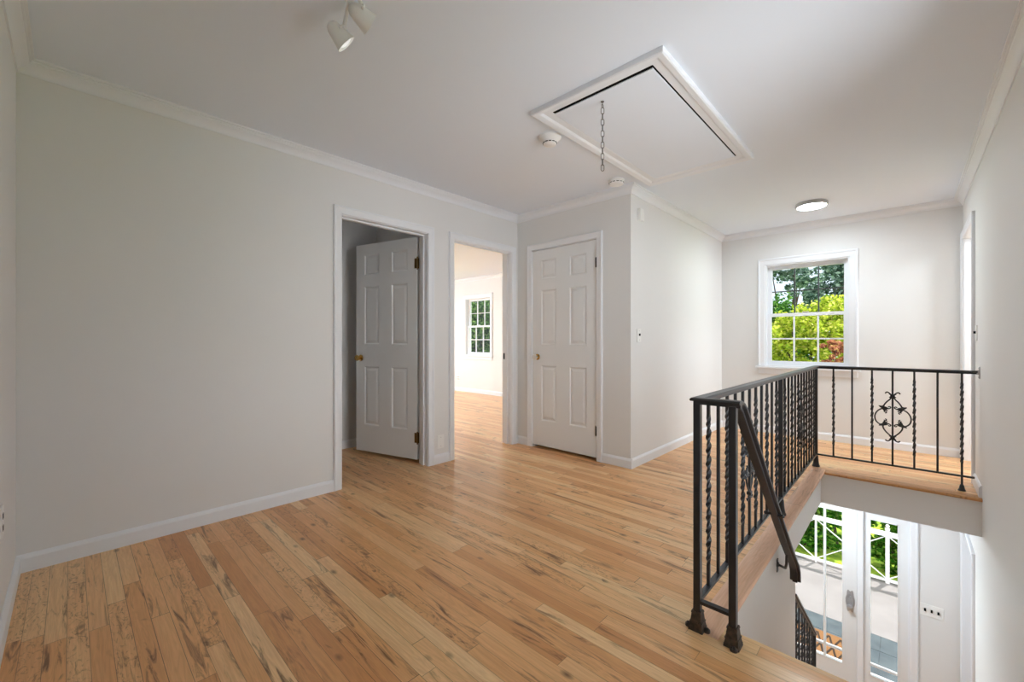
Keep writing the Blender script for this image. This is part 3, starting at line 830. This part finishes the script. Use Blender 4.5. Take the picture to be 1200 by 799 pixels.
# ------------------------------------------------------------------ ceiling things
# attic hatch
HX0, HX1, HY0, HY1 = 1.925, 3.285, .890, 1.500
hat = thing('attic_hatch', 'white attic access hatch with wide moulded frame in the ceiling', 'hatch', ((HX0 + HX1) / 2, (HY0 + HY1) / 2, H))
mm = MB(); hp_ = [(0, 0), (0, .005), (.004, .008), (.040, .010), (.046, .016), (.056, .022), (.082, .028), (.089, .024), (.090, .010), (.090, 0)]
vs = []; k = len(hp_)
for (u, t) in hp_:
    vs += [(HX0 - u, HY0 - u, H - t), (HX1 + u, HY0 - u, H - t), (HX1 + u, HY1 + u, H - t), (HX0 - u, HY1 + u, H - t)]
fs = []
for s in range(4):
    e_ = (s + 1) % 4
    for i in range(k):
        j = (i + 1) % k; fs.append((i * 4 + s, j * 4 + s, j * 4 + e_, i * 4 + e_))
mm.add(vs, fs); mm.build('frame', M['trim'], hat, smooth=25)
mm = MB(); mm.box(HX0 + .001, HX1 - .001, HY0 + .001, HY1 - .001, H - .003, H - .0005); mm.build('gap', M['dark'], hat)['label'] = 'dark gap around the panel'
mm = MB(); mm.box(HX0 + .021, HX1 - .006, HY0 + .009, HY1 - .002, H - .009, H - .003); mm.build('panel', M['ceil'], hat, bevel=.002)
mm = MB(); mm.lathe([(.010, 0), (.008, .004), (.003, .006)], (2.023, 1.225, H - .009), (0, 0, -1), 12)
mm.tube([(2.023 + .008 * math.sin(t), 1.225, H - .034 - .010 * math.cos(t)) for t in [2 * PI * q / 14 for q in range(14)]], .002, 6, True)
mm.tube([(2.023, 1.225, H - .012), (2.023, 1.225, H - .026)], .002, 6)
mm.build('eye_hook', M['steel'], hat)
ch = thing('hanging_pull_chain', 'steel pull chain hanging from the attic hatch', 'chain', (2.023, 1.225, 2.037))
m_ = MB(); L = .036; R_ = .0085
pts = [(R_ * math.cos(t), 0, (L / 2 - R_) + R_ * math.sin(t)) for t in [PI * q / 8 for q in range(9)]] + [(R_ * math.cos(t), 0, -(L / 2 - R_) + R_ * math.sin(t)) for t in [PI + PI * q / 8 for q in range(9)]]
m_.tube(pts, .0019, 6, True); lm = m_.mesh('link', 60); lm.materials.append(M['steel'])
z = H - .046 - L / 2 + .003; n = 0
while z - L / 2 > 2.030:
    o = bpy.data.objects.new('link', lm); C.objects.link(o); o.parent = ch; o.location = (0, 0, z - 2.037); o.rotation_euler = (0, 0, -.81 + (PI / 2 if n % 2 else 0)); z -= L - .0045; n += 1
# smoke detectors
def detector(x, y, r, prof, label, slot_r, slot_z):
    d = thing('smoke_detector', label, 'smoke detector', (x, y, H))
    mm = MB(); mm.lathe([(r * a, b) for a, b in prof], (x, y, H), (0, 0, -1), 32); mm.build('housing', M['plastic'], d, smooth=35)
    mm = MB()
    for k in range(12):
        a0 = 2 * PI * k / 12
        pts = [(x + slot_r * math.cos(a0 + q * .09), y + slot_r * math.sin(a0 + q * .09), H - slot_z) for q in range(5)]
        mm.tube(pts, .0028, 6)
    mm.build('vent_slots', M['dark'], d)
detector(2.15, 1.695, .074, [(1, 0), (1, .012), (.86, .020), (.60, .040), (.58, .052), (.50, .056), (.05, .056)], 'white smoke detector with tapered body and dark slot beside the attic hatch', .0445, .045)
detector(3.115, 1.755, .064, [(1, 0), (1, .010), (.92, .014), (.92, .030), (.84, .037), (.4, .040), (.05, .040)], 'flat white smoke detector beside the wall corner crown', .0585, .024)
# flush ceiling light
fl = thing('ceiling_light', 'round flat white ceiling light over the landing', 'ceiling light', (4.93, .672, H))
mm = MB(); mm.lathe([(.124, 0), (.130, .004), (.132, .024), (.128, .034), (.116, .035), (.116, .028), (.05, .028)], (4.93, .672, H), (0, 0, -1), 40); mm.build('rim', M['satin'], fl, smooth=35)
mm = MB(); mm.lathe([(.1155, .029), (.1155, .033), (.108, .036), (.06, .038), (.01, .039)], (4.93, .672, H), (0, 0, -1), 40); mm.build('diffuser', M['flush'], fl, smooth=40)
def fill_lamp(x, y, z, r, label):  # unseen fixtures added to brighten lower hall, side room and bedroom
    t = thing('ceiling_light', label, 'ceiling light', (x, y, z))
    mm = MB(); mm.lathe([(r * .9, 0), (r, .006), (r, .022), (r * .9, .026)], (x, y, z), (0, 0, -1), 32); mm.build('rim', M['plastic'], t, smooth=35)
    mm = MB(); mm.lathe([(r * .88, .0262), (r * .8, .06), (r * .5, .085), (.01, .095)], (x, y, z), (0, 0, -1), 32); mm.build('diffuser', M['fill'], t, smooth=40)
fill_lamp(4.85, .75, SL, .15, 'unseen round ceiling light added to brighten the lower hall')
fill_lamp(5.2, -1.5, H, .185, 'unseen round ceiling light added to brighten the side room')
fill_lamp(3.0, 7.0, H, .325, 'unseen round ceiling light added to brighten the bedroom')
# track light
tk = thing('track_light', 'white ceiling track light with swivel heads at the top edge', 'track light', (.73, 1.15, H))
mm = MB(); mm.box(.713, .747, .72, 1.555, H - .020, H); mm.build('track', M['plastic'], tk, bevel=.002)
def head(top, c, axis, k=.74):
    ax = Vector(axis).normalized(); c = Vector(c); top = Vector(top)
    sd = ax.cross(Vector((0, 0, 1))).normalized(); upv = sd.cross(ax) * (1 if sd.cross(ax).z > 0 else -1)
    piv = c + upv * .040
    mm = MB(); mm.box(top.x - .014, top.x + .014, top.y - .03, top.y + .012, H - .036, H - .020)
    mm.tube([top, top.lerp(piv, .5), piv], .0075, 10); mm.sphere(piv, .011, 12, 8)
    mm.tube([c + sd * .038 * math.cos(t) + upv * .036 * math.sin(t) for t in [PI * q / 14 for q in range(15)]], .0038, 8)
    for q in (-1, 1): mm.sphere(c + sd * .038 * q, .007, 10, 6)
    h_ = mm.build('head', M['plastic'], tk, smooth=40)
    o = c - ax * .030 * k
    mm = MB(); mm.lathe([(r_ * k, z_ * k) for r_, z_ in [(.012, -.020), (.024, -.014), (.034, .000), (.040, .020), (.046, .050), (.052, .078), (.056, .092), (.0575, .096), (.054, .097), (.047, .060), (.042, .050)]], o, ax, 28)
    mm.build('shade', M['plastic'], h_, smooth=40)
    mm = MB(); mm.lathe([(r_ * k, z_ * k) for r_, z_ in [(.042, .052), (.046, .072), (.040, .088), (.020, .096), (.004, .098)]], o, ax, 22); mm.build('bulb', M['bulb'], h_, smooth=40)
head((.730, 1.548, H - .034), (.724, 1.640, 2.318), (.74, -.10, -.66))
head((.738, 1.500, H - .034), (.752, 1.515, 2.340), (.90, -.06, -.35))

# ------------------------------------------------------------------ small wall things
def plate(name, label, cat, fn, a, z, w, h, extra, group=None, mat='plastic'):
    """fn(a, t, z); extra(list) -> [(part name, material, [(a0,a1,t0,t1,z0,z1)...])]"""
    def bx(mm, a0, a1, t0, t1, z0, z1):
        vs = [fn(x, t, q) for q in (z0, z1) for t in (t0, t1) for x in (a0, a1)]
        mm.add(vs, [(0, 2, 3, 1), (4, 5, 7, 6), (0, 1, 5, 4), (2, 6, 7, 3), (0, 4, 6, 2), (1, 3, 7, 5)])
    b0 = fn(a, 0, z); r = thing(name, label, cat, b0, group)
    mm = MB(); bx(mm, a - w / 2, a + w / 2, 0, .006, z - h / 2, z + h / 2); mm.build('plate', M[mat], r, bevel=.002)
    for (pn, pm, boxes) in extra:
        mm = MB()
        for (a0, a1, t0, t1, z0, z1) in boxes: bx(mm, a + a0, a + a1, t0, t1, z + z0, z + z1)
        mm.build(pn, M[pm], r)
    return r
FH_ = lambda a, t, z: (a, YC - t, z)
plate('light_switch', 'white light switch plate on the bright hall wall', 'light switch', FH_, 3.450, 1.145, .075, .118,
      [('toggle', 'dark', [(-.006, .006, .006, .016, -.004, .016)]), ('screw', 'chrome', [(-.004, .004, .006, .0075, .036, .043)]), ('screw', 'chrome', [(-.004, .004, .006, .0075, -.043, -.036)])])
r = thing('wall_mount_sensor', 'small white sensor box high on the hall wall near the corner', 'sensor', (3.46, YC, 2.21))
mm = MB(); mm.box(3.425, 3.49, YC - .030, YC, 2.16, 2.262); mm.build('housing', M['plastic'], r, bevel=.004)
mm = MB(); mm.box(3.50, 3.535, YC - .014, YC, 2.165, 2.245); mm.build('contact', M['plastic'], r, bevel=.003)
FLw = lambda a, t, z: (a, YL - t, z)
plate('blank_plate', 'white blank cover plate low on the wall between the doorways', 'wall plate', FLw, 2.285, .192, .072, .12, [('screw', 'chrome', [(-.003, .003, .006, .0072, .036, .042)]), ('screw', 'chrome', [(-.003, .003, .006, .0072, -.042, -.036)])])
FRw = lambda a, t, z: (a, YR + t, z)
plate('light_switch', 'white light switch plate on the right wall beside the far doorway', 'light switch', FRw, 4.66, 1.155, .075, .118,
      [('toggle', 'dark', [(-.005, .005, .006, .018, -.004, .014)])])
FF = lambda a, t, z: (XF - t, a, z)
plate('light_switch', 'triple white switch plate on the lower wall beside the sidelight', 'light switch', FF, -.172, -1.522, .165, .115,
      [('toggle', 'dark', [(o_ - .007, o_ + .007, .006, .018, -.010, .014)]) for o_ in (-.046, 0, .046)])
FBd = lambda a, t, z: (XBF - t, a, z)
plate('wall_outlet', 'white double outlet low on the bedroom wall', 'outlet', FBd, 7.17, .285, .11, .115,
      [('socket', 'dark', [(o_ - .012, o_ - .006, .006, .007, d_ - .010, d_ + .010), (o_ + .006, o_ + .012, .006, .007, d_ - .010, d_ + .010)]) for o_ in (-.026, .026) for d_ in (-.024, .024)])
FBk = lambda a, t, z: (XB + t, a, z)
plate('wall_outlet', 'white outlet at the left edge of the photo near the baseboard', 'outlet', FBk, 2.415, .43, .07, .115,
      [('socket', 'dark', [(-.010, -.005, .006, .007, d_ - .010, d_ + .010), (.005, .010, .006, .007, d_ - .010, d_ + .010)]) for d_ in (-.022, .022)])

# ------------------------------------------------------------------ outdoors
DZ = -2.80; DX = 9.10
m = MB(); m.box(7.34, DX, -3.2, 6, DZ - .12, DZ); struct(m.build('patio', M['patio']), 'pale sunlit terrace outside the entrance', 'terrace')
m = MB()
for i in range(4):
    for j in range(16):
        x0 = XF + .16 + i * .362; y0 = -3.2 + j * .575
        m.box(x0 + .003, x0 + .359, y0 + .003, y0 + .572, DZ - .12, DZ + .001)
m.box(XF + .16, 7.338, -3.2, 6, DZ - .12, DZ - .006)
struct(m.build('blue_grey_paving', M['block']), 'blue grey slate paving in front of the entrance', 'paving')  # mottled blue grey blocks, darker than the rest of the terrace
m = MB(); m.box(5.9, 60, -40, 50, DZ - .3, DZ - .14); struct(m.build('ground', M['grass']), 'yellow green lawn beyond the terrace', 'lawn')
# doormat
mt = thing('door_mat', 'brown patterned door mat on the paving outside the glass door', 'door mat', (6.63, .95, DZ))
m = MB(); m.box(6.35, 6.92, .45, 1.45, DZ + .001, DZ + .014); m.build('mat', plain('coir', srgb(134, 94, 56), .95), mt)
m = MB()
for k in range(7):
    y = .50 + k * .125; m.bar((6.40, y, DZ + .0145), (6.87, y + .12, DZ + .0145), .022, .003); m.bar((6.40, y + .12, DZ + .0147), (6.87, y, DZ + .0147), .022, .003)
m.build('pattern', plain('coir_dark', srgb(44, 32, 22), .95), mt)
# terrace railing with crossed braces
tr = thing('terrace_railing', 'white garden railing with crossed braces at the terrace edge', 'railing', (9.04, 1.0, DZ))
RXX = 9.04
ys = [.23 + .94 * k for k in range(-3, 6)]
for k, y in enumerate(ys):
    m = MB(); big = (k % 2 == 1)
    hw = .024 if big else .014
    m.box(RXX - hw, RXX + hw, y - hw, y + hw, DZ, -1.94 if big else -1.98)
    if big:
        m.frustum(RXX, y, -1.94, -1.925, .030, .030); m.lathe([(.012, 0), (.010, .012), (.024, .03), (.026, .045), (.016, .062), (.004, .07)], (RXX, y, -1.925), (0, 0, 1), 14)
    m.build('post', M['white'], tr)
m = MB(); m.box(RXX - .035, RXX + .035, ys[0], ys[-1], -2.05, -1.985); m.build('top_rail', M['white'], tr, bevel=.006)
m = MB(); m.box(RXX - .02, RXX + .02, ys[0], ys[-1], DZ + .03, DZ + .065); m.build('bottom_rail', M['white'], tr)
for a, b in zip(ys, ys[1:]):
    m = MB(); m.bar((RXX - .006, a, DZ + .06), (RXX - .006, b, -2.04), .010, .022, (1, 0, 0)); m.bar((RXX + .006, a, -2.04), (RXX + .006, b, DZ + .06), .010, .022, (1, 0, 0)); m.build('brace', M['white'], tr)

def foliage(blobs, leaf, seed):
    rng = np.random.default_rng(seed); V = []; F = []; base = 0
    for (cx, cy, cz, rx, ry, rz, n) in blobs:
        d = rng.normal(size=(n, 3)); d /= np.linalg.norm(d, axis=1)[:, None]
        # clumps: leaves gather around twig centres
        nt_ = max(6, n // 40)
        tw = rng.normal(size=(nt_, 3)); tw /= np.linalg.norm(tw, axis=1)[:, None]; tw *= (rng.random((nt_, 1)) ** .45)
        idx = rng.integers(0, nt_, n)
        p = tw[idx] + d * (rng.random((n, 1)) ** .6) * .26
        p = p * np.array([rx, ry, rz]) + np.array([cx, cy, cz])
        a = rng.normal(size=(n, 3)); a[:, 2] *= .6; a /= np.linalg.norm(a, axis=1)[:, None]
        b = rng.normal(size=(n, 3)); b -= (b * a).sum(1)[:, None] * a; b /= np.linalg.norm(b, axis=1)[:, None]
        c = np.cross(a, b)
        L_ = leaf * (.6 + .8 * rng.random((n, 1))); W_ = L_ * .32
        q = np.stack([p - a * L_ * .5, p + b * W_ + c * W_ * .3 - a * L_ * .05, p + a * L_ * .5, p - b * W_ + c * W_ * .3 - a * L_ * .05], 1).reshape(-1, 3)
        V.append(q)
        i0 = base + np.arange(n) * 4
        F += np.stack([i0, i0 + 1, i0 + 2], 1).tolist() + np.stack([i0, i0 + 2, i0 + 3], 1).tolist(); base += 4 * n
    me = bpy.data.meshes.new('foliage'); me.from_pydata(np.concatenate(V).tolist(), [], F); return me
GZ = DZ - .14
def tree(name, label, cat, x, y, blobs, mat, leaf, seed, trunk=.12, fork=None, group=None):
    t = thing(name, label, cat, (x, y, GZ), group)
    me = foliage(blobs, leaf, seed); me.materials.append(M[mat])
    o = bpy.data.objects.new('foliage', me); C.objects.link(o); attach(o, t)
    rng = random.Random(seed); m = MB()
    top = max(b[2] for b in blobs)
    pts = [(x + .15 * math.sin(k * 1.3 + seed), y + .15 * math.cos(k * 1.7 + seed) - .15 * math.cos(seed), GZ - .05 + (top - GZ) * k / 6) for k in range(7)]
    m.tube(pts, [trunk * (1 - .11 * k) for k in range(7)], 10)
    for b in blobs:
        s = pts[rng.randint(2, 4)]; e = (b[0], b[1], b[2]); mid = ((s[0] + e[0]) / 2, (s[1] + e[1]) / 2, (s[2] + e[2]) / 2 + .15)
        m.tube([s, mid, e], [trunk * .45, trunk * .3, trunk * .08], 7)
    m.build('trunk', M['bark'], t, smooth=60)
    return t
tree('maple_tree', 'bright yellow green leafy tree filling the lower landing window', 'tree', 11.9, 1.7,
     [(11.9, .95, 1.45, .6, .55, .75, 3000), (11.8, 1.55, 1.42, .7, .50, .70, 3400), (12.0, 2.3, 1.05, .8, .6, .75, 3600), (11.6, 1.25, .35, .7, .7, .6, 3200),
      (11.8, 2.1, .15, .8, .8, .7, 3200), (12.1, .3, .6, .7, .6, .8, 2200), (11.9, 3.0, .3, .8, .6, .8, 2000), (11.8, 1.5, -.5, .8, 1.2, .5, 2400)], 'leafY', .085, 3, .09)
tree('red_maple', 'reddish leaved shrub at the lower right of the landing window', 'shrub', 10.55, 1.0,
     [(10.55, 1.04, .98, .22, .26, .16, 620), (10.55, 1.0, .66, .2, .22, .16, 260)], 'leafR', .075, 5, .03)
tree('tall_tree', 'tall blue green tree with bare trunks left in the landing window', 'tree', 19.0, 3.2,
     [(19, 3.9, 4.0, 1.2, .9, .6, 1300), (19, 2.9, 3.3, 1.0, .8, .6, 1300), (19.5, 3.0, 4.6, 1.6, 1.3, .8, 2600), (19.2, 4.3, 2.4, .9, .7, .8, 1300), (19.1, 2.5, 2.3, .8, .6, .6, 1000)], 'leafB', .13, 8, .13)
tree('tall_tree', 'dense blue green tree at the upper right of the landing window', 'tree', 16.0, 1.3,
     [(16, 1.3, 3.2, .9, .6, 1.0, 2600), (16, .8, 2.3, 1.0, .7, .9, 2600), (16.2, 1.6, 4.4, 1.0, .8, .7, 2200), (16, 1.9, 2.4, .7, .5, .6, 1000)], 'leafB', .12, 9, .13)
tree('bushy_tree', 'mid green bushy tree behind the yellow green one', 'tree', 14.6, 3.2,
     [(14.6, 2.75, 1.7, .8, .65, .85, 3000), (14.6, 3.6, 1.5, .9, .7, .9, 2600), (14.6, 2.6, .6, .9, .8, .8, 2400), (14.6, 3.8, .3, 1.0, .9, 1.0, 1800), (14.4, 1.9, 1.0, .6, .5, .8, 1600)], 'leafG', .11, 11, .10)
for i, (hy, lab) in enumerate(((-1.25, 'green hedge shrub right of the sidelight'), (.05, 'green hedge shrub behind the railing seen through the sidelight'), (1.35, 'green hedge shrub behind the railing seen through the glass door'), (2.65, 'green hedge shrub beyond the stair wall'))):
    tree('hedge_shrub', lab, 'shrub', 9.95, hy, [(9.92, hy, -2.15, .36, .52, .68, 3200), (10.0, hy + .03, -1.5, .36, .48, .5, 1800), (9.88, hy, -2.66, .34, .52, .26, 1500)], 'leafH', .09, 20 + i, .05, group='hedge shrubs behind the terrace railing')
tree('garden_tree', 'dark green dense tree outside the bedroom window', 'tree', 9.6, 10.4,
     [(9.4, 9.7, 1.6, 1.0, 1.0, .9, 3000), (9.6, 10.6, 1.0, 1.2, 1.1, 1.1, 3000), (9.8, 10.2, 2.6, 1.3, 1.2, .9, 2400), (9.4, 9.9, .2, 1.1, 1.2, .8, 2400), (10.6, 10.8, 1.6, 1.3, 1.3, 1.5, 2400)], 'leafD', .12, 31, .12)

# ------------------------------------------------------------------ light
w = bpy.data.worlds.new('World'); sc.world = w; w.use_nodes = True
nt = w.node_tree; g = NT(nt); bg = nt.nodes['Background']
tc = g.n('ShaderNodeTexCoord'); s = g.n('ShaderNodeSeparateXYZ'); g.lk(tc.outputs['Generated'], s.inputs[0])
mr = g.n('ShaderNodeMapRange'); mr.interpolation_type = 'SMOOTHSTEP'
mr.inputs['From Min'].default_value = .15; mr.inputs['From Max'].default_value = .6
g.lk(s.outputs[0], mr.inputs['Value'])
col = g.mix(mr.outputs[0], (.93, .97, 1, 1), srgb(214, 232, 246))
g.lk(col, bg.inputs[0])
SIDE_FILL, SKY_FRONT, ZENITH, GROUND_FILL = 4.0, .62, .56, 2.8  # side sky raised to push fill light through the unseen windows
mz = g.n('ShaderNodeMapRange'); mz.interpolation_type = 'SMOOTHSTEP'
mz.inputs['From Min'].default_value = .2; mz.inputs['From Max'].default_value = .6
mz.inputs['To Min'].default_value = SIDE_FILL; mz.inputs['To Max'].default_value = ZENITH
g.lk(s.outputs[2], mz.inputs['Value'])
mg = g.n('ShaderNodeMapRange'); mg.interpolation_type = 'SMOOTHSTEP'   # glow added below the horizon on the window side to light the rooms
mg.inputs['From Min'].default_value = -.25; mg.inputs['From Max'].default_value = .05
mg.inputs['To Min'].default_value = GROUND_FILL - SIDE_FILL; mg.inputs['To Max'].default_value = 0
g.lk(s.outputs[2], mg.inputs['Value'])
side = g.math('ADD', mz.outputs[0], mg.outputs[0])
my = g.n('ShaderNodeMapRange'); my.interpolation_type = 'SMOOTHSTEP'
my.inputs['From Min'].default_value = -.55; my.inputs['From Max'].default_value = -.1
g.lk(s.outputs[1], my.inputs['Value'])
plainsky = g.math('MAXIMUM', mr.outputs[0], my.outputs[0])
g.lk(g.math('MULTIPLY_ADD', plainsky, g.math('SUBTRACT', SKY_FRONT, side), side), bg.inputs[1])
L_ = bpy.data.lights.new('Sun', 'SUN'); L_.energy = 2.2; L_.angle = math.radians(.6); L_.color = (1, .96, .9)
so = bpy.data.objects.new('Sun', L_); C.objects.link(so)
so.rotation_euler = Vector((.38, -.13, .82)).to_track_quat('Z', 'Y').to_euler()

# ------------------------------------------------------------------ camera and view
cam = bpy.data.cameras.new('Camera'); co = bpy.data.objects.new('Camera', cam); C.objects.link(co)
co.location = (0, 0, 1.0955); co.rotation_euler = (PI / 2, 0, .758 - PI / 2)
cam.sensor_fit = 'HORIZONTAL'; cam.sensor_width = 36; cam.lens = 489.18 / 1200 * 36; cam.clip_start = .02; cam.clip_end = 200
sc.camera = co
sc.view_settings.view_transform = 'Standard'; sc.view_settings.look = 'None'
sc.view_settings.gamma = 1; sc.view_settings.use_curve_mapping = False
sc.view_settings.exposure = 1.32
cy = sc.cycles
cy.use_denoising = True
cy.max_bounces = 14; cy.diffuse_bounces = 8; cy.glossy_bounces = 4; cy.transparent_max_bounces = 16
cy.sample_clamp_indirect = 8
